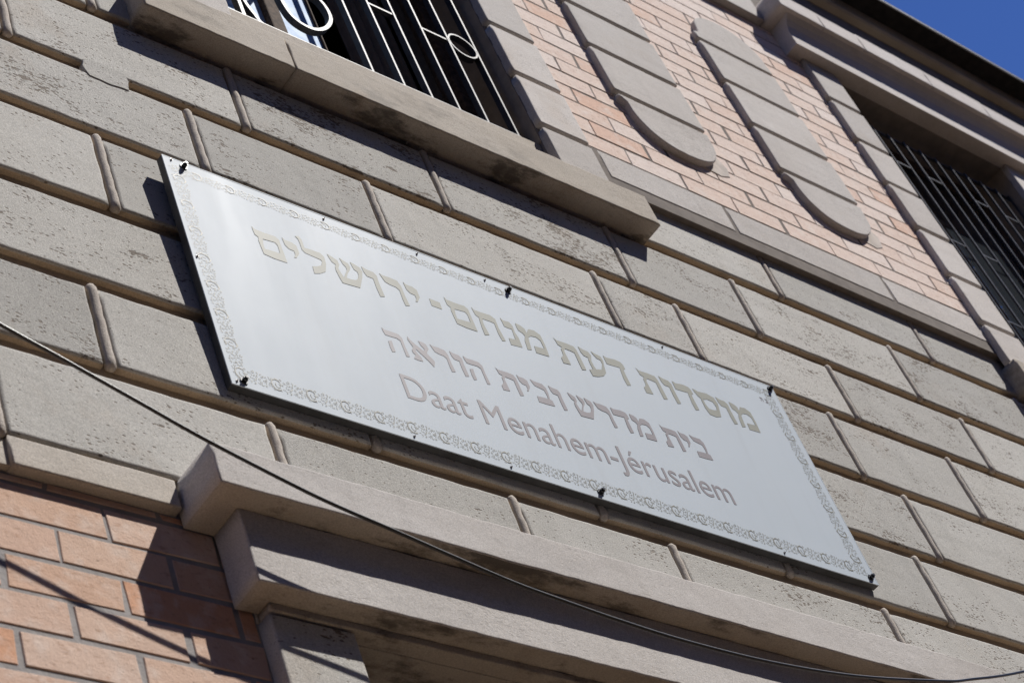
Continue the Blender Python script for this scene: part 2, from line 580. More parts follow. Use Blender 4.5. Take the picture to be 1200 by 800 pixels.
# rusticated travertine
ZJ = [1.2245, 1.3437, 1.4664, 1.592, 1.7228, 1.843, 1.970, 2.0945]
JX = {
 0: [0.7262, 1.0195, 1.3143, 1.5413, 1.8918],
 1: [0.8542, 2.031],
 2: [0.66, 1.02, 1.36, 1.73, 2.093],
 3: [0.909, 2.025, 2.2747],
 4: [1.046, 1.290, 1.649, 1.796, 2.0956, 2.390],
 5: [0.8313, 1.129, 1.4194, 1.729, 1.970, 2.309],
 6: [0.955, 1.40, 1.74, 2.0852, 2.426],
}
HID = {1: [1.15, 1.45, 1.74], 3: [1.2, 1.5, 1.76]}
GH, GV = 0.0178, 0.0126
tr = MB()
for c_, (z0, z1) in enumerate(zip(ZJ[:-1], ZJ[1:])):
    xs = sorted(JX[c_] + HID.get(c_, []))
    rr = random.Random(50 + c_)
    while xs[0] > XL + 0.42:
        xs.insert(0, xs[0] - 0.29 - rr.random() * 0.05)
    while xs[-1] < XR - 0.42:
        xs.append(xs[-1] + 0.29 + rr.random() * 0.05)
    xs = [XL - GV / 2] + xs + [XR + GV / 2]
    za = z0 + (GH / 2 if c_ > 0 else 0.001)
    zb = z1 - (GH / 2 if c_ < 6 else 0.0)
    for xa in xs[1:-1]:      # the upright joints are filled with a rounded bead
        zt_ = zb + 0.0015
        n_ = 16
        w_ = rr.uniform(0, 9)
        pts = [(xa + 0.0012 + 0.0009 * noise.noise(Vector((w_, i * 0.45, 0))), 0.0043 + 0.0007 * noise.noise(Vector((w_, 5, i * 0.6))), za + 0.002 + (zt_ - za - 0.002) * i / n_) for i in range(n_ + 1)]
        rs = [0.0058 + 0.0007 * noise.noise(Vector((w_, 9, i * 0.5))) for i in range(n_ + 1)]
        pts = [(pts[0][0], 0.0075, za - 0.0006), (pts[0][0], 0.0055, za + 0.0006)] + pts + [(xa + 0.001, 0.0044, zt_ + 0.0022), (xa + 0.001, 0.0056, zt_ + 0.0038)]
        rs = [0.0035, 0.0054] + rs + [0.0048, 0.0020]
        tr.tube(pts, 0.0054, 14, True, rs, 2)
    for xa, xb in zip(xs[:-1], xs[1:]):
        rough = {0: 0.35, 1: 0.4, 2: 0.45, 3: 0.45, 4: 0.55, 5: 0.8, 6: 0.35}[c_] + rr.uniform(-0.35, 0.35)
        if c_ == 0 and 0.9 < xa < 2:
            rough = 0.55
        tr.rect(xa + GV / 2, xb - GV / 2, za, zb, rr.uniform(-0.0006, 0.0006), 0.0105, 0.0042, 0.0011, (rr.random(), max(0, min(1, rough))), side=1)
# the stretch of joint that was filled up, left of the sign's top
tr.block([(0.922, 1.8275), (0.950, 1.826), (0.970, 1.828), (0.974, 1.846), (0.969, 1.859), (0.940, 1.8605), (0.919, 1.858), (0.916, 1.842)], -0.0006, 0.0112, 0.0008, 0.0016, (0.45, 0.7), 0.006)
tr.build('travertine_facing', [TRAV, BACKM, BEADM], B)

# plain band under the travertine
b = MB()
xs = [XL, -0.6, -0.05, 0.3, 0.7225]
for xa, xb in zip(xs[:-1], xs[1:]):
    b.rect(xa + 0.004, xb - 0.004, 1.1905, 1.2237, 0.0004, 0.05, 0.0022, 0.0004)
b.rect(0.7325, 0.8905, 1.1905, 1.2237, 0.0004, 0.05, 0.0022, 0.0004)
b.rect(XL + 0.005, 0.888, 1.192, 1.2222, 0.005, 0.049, 0.001)
b.build('stone_band', [BANDM], B)
b = MB()
b.rect(1.972, XR, 1.192, 1.2222, 0.005, 0.049, 0.001)
x = 1.97
while x < XR - 0.1:
    b.rect(x, x + 0.55, 1.1905, 1.2237, 0.0004, 0.05, 0.0022, 0.0004)
    x += 0.56
b.build('stone_band', [BANDM], B)

# bricks
def bricks(mb, x0, x1, z0, z1, zref, xref, pitch, length, jt, yf, yb, rs):
    rr = random.Random(rs)
    k0 = int(math.floor((z0 - zref) / pitch)) - 1
    k = k0
    while zref + k * pitch < z1:
        za, zb = zref + k * pitch + jt / 2, zref + (k + 1) * pitch - jt / 2
        za, zb = max(za, z0), min(zb, z1)
        if zb - za > 0.006:
            off = xref + (0 if k % 2 == 0 else length / 2)
            i0 = int(math.floor((x0 - off) / length)) - 1
            x = off + i0 * length
            while x < x1:
                j1, j2 = rr.gauss(0, 0.0011), rr.gauss(0, 0.0011)
                xa, xb = max(x + jt / 2 + j1, x0), min(x + length - jt / 2 + j2, x1)
                if xb - xa > 0.006:
                    yo = rr.uniform(-0.0004, 0.0003)
                    cc = [(xa, za), (xb, za), (xb, zb), (xa, zb)]
                    cc = [(px + rr.gauss(0, 0.0007), pz + rr.gauss(0, 0.0006)) for px, pz in cc]
                    c = 0.0008
                    inn = [(cc[0][0] + c, cc[0][1] + c), (cc[1][0] - c, cc[1][1] + c), (cc[2][0] - c, cc[2][1] - c), (cc[3][0] + c, cc[3][1] - c)]
                    vs = [P(px, yf + yo, pz) for px, pz in inn] + [P(px, yf + yo + c * 0.8, pz) for px, pz in cc] + [P(px, yb, pz) for px, pz in cc]
                    fs = [[0, 1, 2, 3]] + [[a, a + 4, (a + 1) % 4 + 4, (a + 1) % 4] for a in range(4)] + [[a + 4, a + 8, (a + 1) % 4 + 8, (a + 1) % 4 + 4] for a in range(4)]
                    mb.add(vs, fs, False, (rr.random(), rr.random()))
                x += length
        k += 1

b = MB()
for a, c2 in [(XL, 1.052), (1.7625, 2.64), (3.345, XR)]:
    bricks(b, a, c2, 2.1550, 2.9525, 2.2335, 1.864, 0.0393, 0.109, 0.0030, -0.0105, -0.006, 11 + int(c2 * 10))
b.build('upper_brickwork', [BRICK_UP], B)
b = MB()
for a, c2 in [(XL, 0.944), (1.924, XR)]:
    bricks(b, a, c2, ZB + 0.02, 1.189, 1.1410, 0.712, 0.0388, 0.1065, 0.0047, 0.0114, 0.02, 31 + int(c2 * 10))
b.build('lower_brickwork', [BRICK_LO], B)

# apron course under the bricks
def apron(xs):
    b = MB()
    for xa, xb in zip(xs[:-1], xs[1:]):
        b.rect(xa + 0.0035, xb - 0.0035, 2.0925, 2.1532, -0.0108, 0.01, 0.0024, 0.0006, (rnd(), 0.3))
    b.rect(xs[0] + 0.004, xs[-1] - 0.004, 2.096, 2.150, -0.0065, 0.0095, 0.001)
    b.build('apron_course', [SMOOTH], B)
apron([1.7875, 2.0455, 2.402, 2.664])
apron([XL, -0.7, -0.35, 0.0, 0.34, 0.68, 1.03])
apron([3.37, 3.72, 4.06, 4.4, XR])

# string course and roof cornice
xs_all = [(XL, 0.992), (1.826, 2.5745), (3.408, XR)]
for a, c2 in xs_all:
    b = MB()
    k = max(1, int((c2 - a) / 0.36))
    for i in range(k):
        xa, xb = a + (c2 - a) * i / k, a + (c2 - a) * (i + 1) / k
        b.rect(xa + 0.002, xb - 0.002, 2.9545, 3.035, -0.025, 0.002, 0.003, 0.0005, (rnd(), 0.2))
    b.rect(a + 0.002, c2 - 0.002, 2.957, 3.033, -0.021, 0.0015, 0.001)
    b.build('string_course', [SMOOTH], B)
b = MB()
b.prism_x([(0.001, 3.277), (-0.015, 3.277), (-0.0194, 3.283), (-0.0194, 3.3245), (0.001, 3.3245)], XL, XR)
b.build('roof_cornice', [CORNICE], B)
b = MB()
b.prism_x([(-0.060, 3.3255), (-0.060, 3.345), (1.5, 4.0), (3.2, 3.35), (3.2, 3.3255)], XL - 0.03, XR + 0.03)
roof = b.build('roof', [EAVEM], B, True)
b = MB()
b.prism_x([(-0.0635, 3.3245), (-0.0635, 3.3285), (-0.0602, 3.3295), (-0.0602, 3.3245)], XL - 0.03, XR + 0.03)
b.build('drip_edge', [ZINC], roof, True)

# stone strips with rounded ends that hang on the brickwork
def strip(xa, xb):
    m = MB()
    yf, yb, r = -0.0213, -0.0095, 0.0026
    zs = [2.3505, 2.4715, 2.5945, 2.7165]
    for z0, z1 in zip(zs[:-1], zs[1:]):
        m.rect(xa, xb, z0 + 0.0054, z1 - 0.0054, yf + random.uniform(-4e-4, 4e-4), yb, r, 0.0007, (rnd(), 0.3))
    a, c2 = xa + 0.0155, xb - 0.002
    xc, hw = (a + c2) / 2, (c2 - a) / 2
    low = [(xc - hw * math.copysign(abs(math.cos(t)) ** 0.85, math.cos(t)), 2.328 - 0.083 * math.sin(t) ** 0.9) for t in [math.pi * i / 18 for i in range(19)]]
    m.block([(xa + 0.003, 2.3455), (xa + 0.005, 2.3385), (a, 2.331)] + low[1:-1] + [(c2, 2.329), (xb, 2.3455)], yf, yb, r, 0.0009, (0.45, 0.75), 0.009)
    top = [(xc + hw * math.cos(t), 2.748 + 0.078 * math.sin(t) ** 0.9) for t in [math.pi * i / 18 for i in range(19)]]
    m.block([(xa, 2.7207), (xb, 2.7207), (xb, 2.74)] + top + [(xa, 2.74)], yf, yb, r, 0.0009, (0.35, 0.4), 0.009)
    m.rect(xa + 0.006, xb - 0.006, 2.3465, 2.735, -0.0132, yb, 0.001)
    o = m.build('stone_strip', [SMOOTH], B)
    m = MB()   # cut bricks made up with pale mortar round the ends
    def pt(poly, seed):
        rr = random.Random(seed)
        m.block([(px + rr.gauss(0, 0.0015), pz + rr.gauss(0, 0.0015)) for px, pz in poly], -0.0119, -0.008, 0.0008, 0.001, (0.5, 0.5), 0.008)
    pt([(xb - 0.060, 2.252), (xb - 0.035, 2.272), (xb - 0.010, 2.297), (xb + 0.002, 2.300), (xb + 0.016, 2.284), (xb + 0.008, 2.256), (xb - 0.015, 2.246)], int(xa * 100))
    m.build('mortar_patch', [PATCH], o)
strip(1.909, 2.1045)
strip(2.2765, 2.466)

# windows
def window(a, c2, detail_left, seed):
    rr = random.Random(seed)
    f = MB()                                   # wooden casement frame
    yw = 0.062
    f.box(a + 0.0005, a + 0.022, yw, yw + 0.03, 2.095, 2.876, 0.002)
    f.box(c2 - 0.022, c2 - 0.0005, yw, yw + 0.03, 2.095, 2.876, 0.002)
    f.box(a + 0.0225, c2 - 0.0225, yw, yw + 0.03, 2.845, 2.876, 0.002)
    f.box(a + 0.0225, c2 - 0.0225, yw, yw + 0.03, 2.095, 2.125, 0.002)
    xm = (a + c2) / 2
    f.box(xm - 0.0025, xm - 0.0005, yw + 0.004, yw + 0.02, 2.1252, 2.8448)
    f.box(a + 0.166, a + 0.190, yw - 0.002, yw + 0.02, 2.1252, 2.8448, 0.002)
    wn = f.build('window', [WOOD], B)
    rv = MB()
    rv.box(a + 0.0003, a + 0.0015, -0.0083, 0.0614, 2.110, 2.8768)
    rv.build('window_reveal', [REVEAL], wn)
    rv = MB()
    rv.box(c2 - 0.0015, c2 - 0.0003, -0.0083, 0.0614, 2.110, 2.8768)
    rv.build('window_reveal', [REVEAL], wn)
    gl = MB()
    if detail_left:
        gl.box(a + 0.0225, a + 0.1655, yw + 0.008, yw + 0.012, 2.1252, 2.8448)
        gl.box(a + 0.1905, xm - 0.0027, yw + 0.008, yw + 0.012, 2.1252, 2.8448)
    else:
        gl.box(a + 0.0225, xm - 0.0027, yw + 0.008, yw + 0.012, 2.1252, 2.8448)
        gl.box(xm + 0.0065, c2 - 0.0225, yw + 0.008, yw + 0.012, 2.1252, 2.8448)
    gl.build('pane', [SKYREFL if detail_left else GLASS], wn)
    r = MB()                                   # the dim room behind
    for x0, x1, y0, y1, z0, z1 in [(a - 0.3, c2 + 0.3, 0.9, 0.91, 1.7, 3.0), (a - 0.31, a - 0.3, 0.131, 0.9, 1.7, 3.0), (c2 + 0.3, c2 + 0.31, 0.131, 0.9, 1.7, 3.0), (a - 0.3, c2 + 0.3, 0.131, 0.9, 3.0, 3.01), (a - 0.3, c2 + 0.3, 0.131, 0.9, 1.69, 1.7)]:
        r.box(x0, x1, y0, y1, z0, z1)
    r.build('room_shell', [ROOM], wn)
    s = MB()                                   # sill in two stones, and the inner upstand
    zs0, zs1 = 1.9755, 2.0372
    xj = a + 0.0655 if detail_left else a + 0.2
    xl = a - 0.142 if detail_left else a - 0.0915
    for xa, xb in ((xl, xj - 0.0006), (xj + 0.0006, c2 + 0.142)):
        s.rect(xa, xb, zs0, zs1, -0.030, 0.0095, 0.0028, 0.0012, dens=0.012, under=1)  # underside takes the dark stone: shade painted into the colour
    s.box(a + 0.0003, c2 - 0.0003, -0.004, 0.061, 2.0376, 2.1085, 0.002)
    s.build('window_sill', [SILLM, CORN_SOOT_SHADE], wn)
    for x0, x1 in ((a - 0.0905, a), (c2, c2 + 0.0905)):
        q = MB()
        zz = [2.0378, 2.1335, 2.255, 2.378, 2.503, 2.627, 2.752, 2.8765]
        for i, (z0, z1) in enumerate(zip(zz[:-1], zz[1:])):
            q.rect(x0, x1, z0 + (0.0054 if i else 0.0), z1 - (0.0054 if i < 6 else 0), -0.0213 + rr.uniform(-4e-4, 4e-4), -0.0086, 0.0026, 0.0007, (rr.random(), 0.3))
        q.rect(x0 + 0.006, x1 - 0.006, 2.0379, 2.8764, -0.0135, -0.0086, 0.001)
        q.build('quoin_jamb', [SMOOTH], wn)
    h = MB()                                   # moulded hood
    h.prism_x([(0.0, 2.8775), (-0.041, 2.8775), (-0.041, 2.915), (-0.045, 2.932), (-0.052, 2.945), (-0.060, 2.9555), (0.0, 2.9555)], a - 0.1265, c2 + 0.1265)
    hx0, hx1 = a - 0.1515, c2 + 0.1515
    js = [hx0, hx0 + 0.125, hx0 + 0.245, hx0 + 0.45, hx0 + 0.64, hx1]
    for i, (xa, xb) in enumerate(zip(js[:-1], js[1:])):
        h.rect(xa + 0.0007, xb - 0.0007, 2.9558, 3.008 + rr.uniform(-0.003, 0.003), -0.068, 0.0, 0.0022, 0.0016)
    h.build('window_hood', [HOODM], wn)
    k = MB()                                   # wrought-iron grille
    y0, y1, bw = (0.004, 0.0135, 0.0032) if detail_left else (0.006, 0.0098, 0.0030)
    zb, zt = (2.1225 if detail_left else 2.1175), 2.797
    def bar(x, z0=zb, z1=zt, wd=bw):
        k.ribbon([(x, z0), (x, z1)], wd, y0, y1)
    k.ribbon([(a + 0.0006, zb - 0.0025), (c2 - 0.0006, zb - 0.0025)], 0.0075, y0 - 0.0006, y1 + 0.0006)
    k.ribbon([(a + 0.0006, zt - 0.001), (c2 - 0.0006, zt - 0.001)], 0.003, y1 + 0.0002, y1 + 0.005)
    def tie(xa, xb, z):
        k.ribbon([(xa, z), (xb, z)], 0.0036, y0 + 0.001, y1 - 0.001)
    def spl(pts, sub=8):
        out = []
        for i in range(len(pts) - 1):
            p0, p1, p2, p3 = pts[max(i - 1, 0)], pts[i], pts[i + 1], pts[min(i + 2, len(pts) - 1)]
            for j in range(sub):
                t = j / sub
                out.append(tuple(0.5 * (2 * p1[d] + (p2[d] - p0[d]) * t + (2 * p0[d] - 5 * p1[d] + 4 * p2[d] - p3[d]) * t * t + (3 * p1[d] - p0[d] - 3 * p2[d] + p3[d]) * t ** 3) for d in (0, 1)))
        out.append(pts[-1])
        return out
    if detail_left:
        for x in (1.1505, 1.198):
            bar(x, wd=0.0055)
        for x in (1.3976, 1.449, 1.4955, 1.5425, 1.592, 1.6455):
            bar(x)
        for zc in (2.318, 2.60):
            tie(1.451, 1.4935, zc)
            tie(1.5445, 1.590, zc)
            c0 = (1.6187, zc)
            k.ribbon([(c0[0] + 0.0247 * math.cos(t), c0[1] + 0.0247 * math.sin(t)) for t in [2 * math.pi * i / 32 for i in range(32)]], 0.0028, y0, y1, True)
        sc1 = [(1.280, 2.1195), (1.2295, 2.121), (1.2157, 2.140), (1.207, 2.168), (1.2035, 2.22), (1.206, 2.30), (1.222, 2.38), (1.26, 2.43)]
        sc2 = [(1.292, 2.31), (1.281, 2.26), (1.277, 2.214), (1.2865, 2.177), (1.312, 2.168), (1.338, 2.184), (1.357, 2.215), (1.359, 2.243), (1.349, 2.263), (1.333, 2.264)]
        for sc_ in (sc1, sc2):
            k.ribbon(spl(sc_), 0.0055, y0, y1)
            k.ribbon(spl([(2 * 1.297 - px, 4.914 - pz) for px, pz in sc_]), 0.0055, y0, y1)
        k.ribbon(spl([(1.386, 2.56), (1.37, 2.45), (1.32, 2.40), (1.29, 2.46), (1.25, 2.52), (1.21, 2.46)]), 0.0045, y0, y1)
    else:
        xs = [2.7655, 2.811, 2.8585, 2.9055, 2.953, 3.000, 3.048, 3.0945, 3.143, 3.192, 3.236]
        for x in xs:
            bar(x, wd=0.0034)
        for i in (1, 3, 6, 8):
            for zc in (2.690, 2.46, 2.24):
                tie(xs[i] + 0.002, xs[i + 1] - 0.002, zc)
    k.build('window_grille', [IRON], wn)
    if detail_left:
        d = MB()
        xq = [xm + 0.03 + 0.012 * i for i in range(8)]
        prof = []
        for i in range(40):
            t = i / 39
            prof.append((c2 - 0.13 + 0.12 * t, 0.135 + 0.006 * math.sin(t * 38)))
        vs = [P(px, py, z) for z in (2.0, 2.95) for px, py in prof]
        d.add(vs, [[i, i + 1, 41 + i, 40 + i] for i in range(39)], True)
        d.build('curtain', [CURT], wn)
window(*WINS[0], True, 3)
window(*WINS[1], False, 5)

# doorway under the travertine
b = MB()
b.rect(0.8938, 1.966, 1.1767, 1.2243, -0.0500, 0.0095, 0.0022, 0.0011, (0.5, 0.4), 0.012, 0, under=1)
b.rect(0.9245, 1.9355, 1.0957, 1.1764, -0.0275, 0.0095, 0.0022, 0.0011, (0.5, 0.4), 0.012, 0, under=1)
b.rect(0.9475, 1.9205, 1.0872, 1.0955, -0.0068, 0.0095, 0.0015, 0.0006, (0.5, 0.4), 0.012, 1)
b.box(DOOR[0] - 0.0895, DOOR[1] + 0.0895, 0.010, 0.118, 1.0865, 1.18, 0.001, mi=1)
dw = b.build('door_lintel', [CORN, CORN_SOOT_SHADE], B)
for x0, x1 in ((0.946, 1.0345), (1.8335, 1.922)):
    m = MB()
    zz = [ZB + 0.002, -0.45, -0.15, 0.15, 0.45, 0.75, 0.9, 1.0862]
    for z0, z1 in zip(zz[:-1], zz[1:]):
        m.rect(x0, x1, z0 + 0.0006, z1 - 0.0006, -0.005, 0.118, 0.003, 0.0006, (rnd(), 0.6))
    m.build('door_jamb', [TRAV], B)
m = MB()
xm = (DOOR[0] + DOOR[1]) / 2
for x0, x1 in ((DOOR[0], xm - 0.002), (xm + 0.002, DOOR[1])):
    m.box(x0 + 0.001, x1 - 0.001, 0.12, 0.128, ZB + 0.01, 1.0858)
    for z0, z1 in ((-0.68, -0.2), (-0.15, 0.4), (0.45, 1.02)):
        m.box(x0 + 0.05, x1 - 0.05, 0.1165, 0.1195, z0, z1, 0.0012)
m.build('door', [DOORM], B)

# ------------------------------------------------------------------ the sign
SX0, SX1, SZ0, SZ1 = 0.9705, 1.8805, 1.3545, 1.6930
YF, YP, YK = -0.0195, -0.0184, -0.0098
def hang(m):
    """the panel leans: its foot sits closer to the wall than its head"""
    for q in m.v:
        k = 1 - ((q.z - H0) / S - SZ0) / (SZ1 - SZ0)
        q.x += 0.0090 * k * S
        q.y += 0.0095 * k * S
        q.z += 0.0130 * k * S
    return m
sg = thing('wall_sign', 'long white sign with Hebrew and French lettering bolted to the stone wall', 'sign', P((SX0 + SX1) / 2, 0, SZ0))
b = MB()
nx, nz = 48, 18
vs, fs = [], []
for j in range(nz + 1):
    for i in range(nx + 1):
        x, z = SX0 + (SX1 - SX0) * i / nx, SZ0 + (SZ1 - SZ0) * j / nz
        wob = 0.00022 * noise.noise(Vector((x * 6, z * 6, 1.7)))
        vs.append(P(x, YF + abs(wob), z))
for j in range(nz):
    for i in range(nx):
        q = j * (nx + 1) + i
        fs.append([q, q + 1, q + nx + 2, q + nx + 1])
b.add(vs, fs, True)
# folded lips round the sheet
t = 0.0012
for x0, x1, z0, z1 in ((SX0, SX1, SZ0 - t, SZ0), (SX0, SX1, SZ1, SZ1 + t), (SX0 - t, SX0, SZ0 - t, SZ1 + t), (SX1, SX1 + t, SZ0 - t, SZ1 + t)):
    b.box(x0, x1, YF - 0.0001, YP, z0, z1)
hang(b).build('face_panel', [PANEL], sg)
b = MB()
b.box(SX0 + 0.0004, SX1 - 0.0004, YP + 0.0004, YP + 0.0014, SZ0 + 0.0004, SZ1 - 0.0004)
for x0, x1, z0, z1 in ((SX0 - t, SX1 + t, SZ0 - t, SZ0 + 0.0008), (SX0 - t, SX1 + t, SZ1 - 0.0008, SZ1 + t), (SX0 - t, SX0 + 0.0008, SZ0 + 0.001, SZ1 - 0.001), (SX1 - 0.0008, SX1 + t, SZ0 + 0.001, SZ1 - 0.001)):
    b.box(x0, x1, YP + 0.0002, YK, z0, z1)
hang(b).build('tray_frame', [TRAY], sg)
BOLTS = [(0.9935, 1.6855), (1.4317, 1.6838), (1.8735, 1.6860), (1.8715, 1.3620), (0.9842, 1.3615), (1.4366, 1.3630)]
rr = random.Random(4)
for bx, bz in BOLTS:
    m = MB()
    m.tube([(bx, YF + 0.0002, bz), (bx, YF - 0.0012, bz)], 0.0044, 14)
    m.tube([(bx, YF - 0.0011, bz), (bx, YF - 0.0048, bz)], 0.0030, 6)
    m.tube([(bx, YF - 0.005, bz), (bx, YF - 0.0066, bz)], 0.0020, 8)
    m.tube([(bx, YP + 0.0015, bz), (bx, 0.0096, bz)], 0.0032, 8)
    hang(m).build('bolt', [BOLTM], sg)
for bx, bz in [(0.9800, 1.6905), (1.1715, 1.6880), (1.3000, 1.6890), (1.3985, 1.6880), (1.6827, 1.6890), (0.9745, 1.5358), (1.3102, 1.3585), (1.1847, 1.3590), (0.9760, 1.3590), (1.72, 1.3585)]:
    m = MB()
    m.tube([(bx, YF + 0.0002, bz), (bx, YF - 0.0008, bz)], 0.0014, 8)
    m.tube([(bx, YF - 0.0006, bz), (bx + 0.0003, YF - 0.0018, bz)], 0.0008, 6)
    hang(m).build('rivet', [RIVETM], sg)

# lettering: outlines in 1e-4 layout units from each letter's top left tip
GL = {"mem":[[[0,0],[78,-13],[125,-49],[129,-117],[184,-27],[278,-11],[357,-58],[365,-216],[350,-421],[148,-437],[161,-317],[235,-313],[322,-300],[316,-168],[264,-130],[180,-145],[125,-189],[106,-281],[90,-413],[18,-435],[38,-277],[76,-183],[53,-146],[0,-123],[-5,-62]],[]],"vav":[[[0,0],[62,-24],[153,-28],[188,-75],[180,-187],[190,-410],[121,-435],[112,-296],[116,-151],[34,-147],[8,-91]],[]],"samekh":[[[0,0],[89,-23],[248,-1],[360,-34],[378,-140],[314,-382],[209,-424],[103,-416],[73,-316],[72,-197],[79,-148],[41,-115],[10,-53]],[[113,-154],[204,-120],[290,-131],[312,-201],[291,-279],[219,-300],[144,-303],[115,-236]]],"dalet":[[[0,0],[52,-21],[191,4],[277,-7],[304,-43],[308,-116],[266,-141],[264,-244],[271,-407],[199,-433],[190,-317],[206,-164],[216,-127],[101,-138],[-1,-145],[-2,-75]],[]],"tav":[[[0,0],[43,-39],[204,-32],[307,-39],[333,-93],[341,-256],[346,-423],[274,-445],[271,-310],[272,-162],[217,-151],[131,-147],[95,-203],[100,-301],[109,-425],[-13,-444],[-12,-353],[41,-296],[52,-256],[56,-176],[82,-140],[31,-117],[21,-47]],[]],"ayin":[[[0,0],[62,-30],[142,-38],[172,-95],[127,-204],[133,-283],[147,-337],[251,-300],[310,-177],[308,-118],[254,-109],[222,-66],[200,-2],[260,-28],[339,-40],[354,-111],[326,-216],[303,-334],[232,-415],[124,-469],[30,-493],[18,-387],[88,-356],[82,-267],[84,-199],[97,-158],[34,-150],[7,-97]],[]],"nun":[[[0,0],[37,-35],[129,-25],[163,-83],[152,-187],[176,-270],[172,-434],[-6,-457],[3,-341],[67,-335],[109,-326],[112,-239],[123,-149],[66,-152],[12,-146],[8,-76]],[]],"het":[[[0,0],[29,-38],[127,-39],[267,-29],[327,-69],[320,-214],[348,-425],[291,-444],[273,-332],[279,-160],[233,-151],[108,-154],[93,-224],[98,-306],[114,-419],[37,-451],[39,-317],[53,-184],[59,-153],[19,-127],[9,-75]],[]],"fmem":[[[0,0],[29,-37],[148,-43],[285,-34],[325,-73],[325,-187],[330,-437],[169,-441],[43,-424],[36,-330],[31,-213],[45,-158],[6,-132],[1,-63]],[[97,-164],[167,-155],[255,-146],[277,-186],[273,-310],[178,-319],[78,-330],[79,-263]]],"yod":[[[0,0],[35,-34],[118,-32],[171,-65],[174,-184],[113,-284],[80,-294],[110,-233],[109,-177],[48,-169],[11,-122]],[]],"resh":[[[0,0],[45,-22],[139,-15],[240,-26],[272,-103],[272,-257],[288,-413],[222,-437],[216,-337],[220,-189],[185,-156],[106,-149],[44,-127],[20,-61]],[]],"shin":[[[0,0],[59,-24],[122,-57],[127,-126],[93,-193],[108,-265],[131,-327],[168,-251],[212,-169],[215,-127],[186,-88],[175,-42],[163,8],[209,-18],[269,-41],[281,-94],[263,-142],[205,-229],[168,-314],[233,-313],[296,-295],[337,-247],[363,-180],[361,-131],[323,-112],[312,-50],[305,6],[360,-12],[420,-34],[441,-93],[402,-215],[317,-410],[200,-423],[79,-434],[59,-340],[46,-247],[54,-186],[75,-145],[32,-120],[12,-62]],[]],"lamed":[[[0,0],[54,19],[80,-25],[80,-102],[80,-157],[159,-148],[280,-147],[323,-190],[314,-311],[265,-457],[180,-522],[92,-562],[100,-443],[182,-406],[237,-367],[268,-291],[255,-269],[170,-260],[65,-247],[33,-206],[36,-122],[32,-41]],[]],"bet":[[[0,0],[75,-20],[211,-20],[257,-81],[259,-191],[240,-299],[277,-320],[285,-419],[130,-437],[-7,-442],[2,-326],[128,-312],[207,-307],[212,-233],[198,-144],[121,-128],[44,-112],[20,-61]],[]],"heroof":[[[0,0],[44,-30],[153,-24],[260,-28],[303,-83],[300,-250],[314,-426],[255,-441],[253,-309],[253,-151],[201,-124],[104,-132],[23,-134],[4,-70]],[]],"heleg":[[[32,-241],[97,-214],[88,-320],[90,-421],[31,-449],[23,-354]],[]],"alef":[[[0,0],[23,-51],[78,-112],[144,-157],[192,-197],[224,-165],[214,-134],[184,-101],[166,-16],[233,-20],[289,-40],[303,-125],[252,-194],[244,-234],[299,-302],[328,-346],[279,-468],[231,-397],[173,-328],[113,-265],[70,-214],[50,-251],[67,-299],[105,-347],[114,-427],[26,-437],[-34,-426],[19,-339],[-13,-315],[-15,-261],[29,-192],[4,-126],[-18,-63]],[]]}
import mathutils
def letters(items, z, sc, name, mt, ytop):
    m = MB()
    for k, x in items:
        for part in (('heroof', 'heleg') if k == 'he' else (k,)):
            o, h = GL[part]
            polys = [[Vector((px * sc * 1e-4, pz * sc * 1e-4, 0)) for px, pz in L] for L in ((o, h) if h else (o,))]
            flat = [q for L in polys for q in L]
            tris = mathutils.geometry.tessellate_polygon(polys)
            fs = []
            for tr_ in tris:
                a, b2, c2 = (flat[i] for i in tr_)
                cr = (b2 - a).cross(c2 - a).z
                fs.append(list(tr_) if cr > 0 else list(tr_)[::-1])
            m.add([P(x + q.x, ytop, z + q.y) for q in flat], fs)
    return m
def dedup(row):
    return [(k, x) for k, x in row]
ROW1 = [('mem', 1.7655), ('vav', 1.7419), ('samekh', 1.7019), ('dalet', 1.6674), ('vav', 1.6445), ('tav', 1.6061), ('dalet', 1.5544), ('ayin', 1.5146), ('tav', 1.4756), ('mem', 1.4188), ('nun', 1.396), ('het', 1.3541), ('fmem', 1.3149), ('yod', 1.258), ('resh', 1.2254), ('vav', 1.2016), ('shin', 1.1564), ('yod', 1.0985), ('fmem', 1.061)]
ROW2 = [('bet', 1.6478), ('yod', 1.6288), ('tav', 1.5983), ('mem', 1.5515), ('dalet', 1.5218), ('resh', 1.4953), ('shin', 1.4563), ('vav', 1.428), ('bet', 1.4012), ('yod', 1.3815), ('tav', 1.3509), ('he', 1.3062), ('vav', 1.2875), ('resh', 1.2607), ('alef', 1.2312), ('he', 1.197)]
YL = YF - 0.00025
m = letters(ROW1, 1.6232, 1.0, 'l', GOLD, YL)
m2 = letters([('lamed', 1.1184)], 1.6344, 1.0, 'l', GOLD, YL)
m.add(m2.v, m2.f)
m.sheet([(1.2895, 1.5975), (1.3040, 1.5975), (1.3046, 1.6088), (1.2898, 1.6095)], YL)
hang(m).build('lettering', [GOLD], sg)
hang(letters(ROW2, 1.5244, 0.826, 'l', GREY, YL)).build('lettering', [GREY], sg)
for k_, x_ in (('bet', 1.8490), ('he', 1.8398)):
    hang(letters([(k_, x_)], 1.6600, 0.17, 'l', GREY, YL)).build('lettering', [GREY], sg)

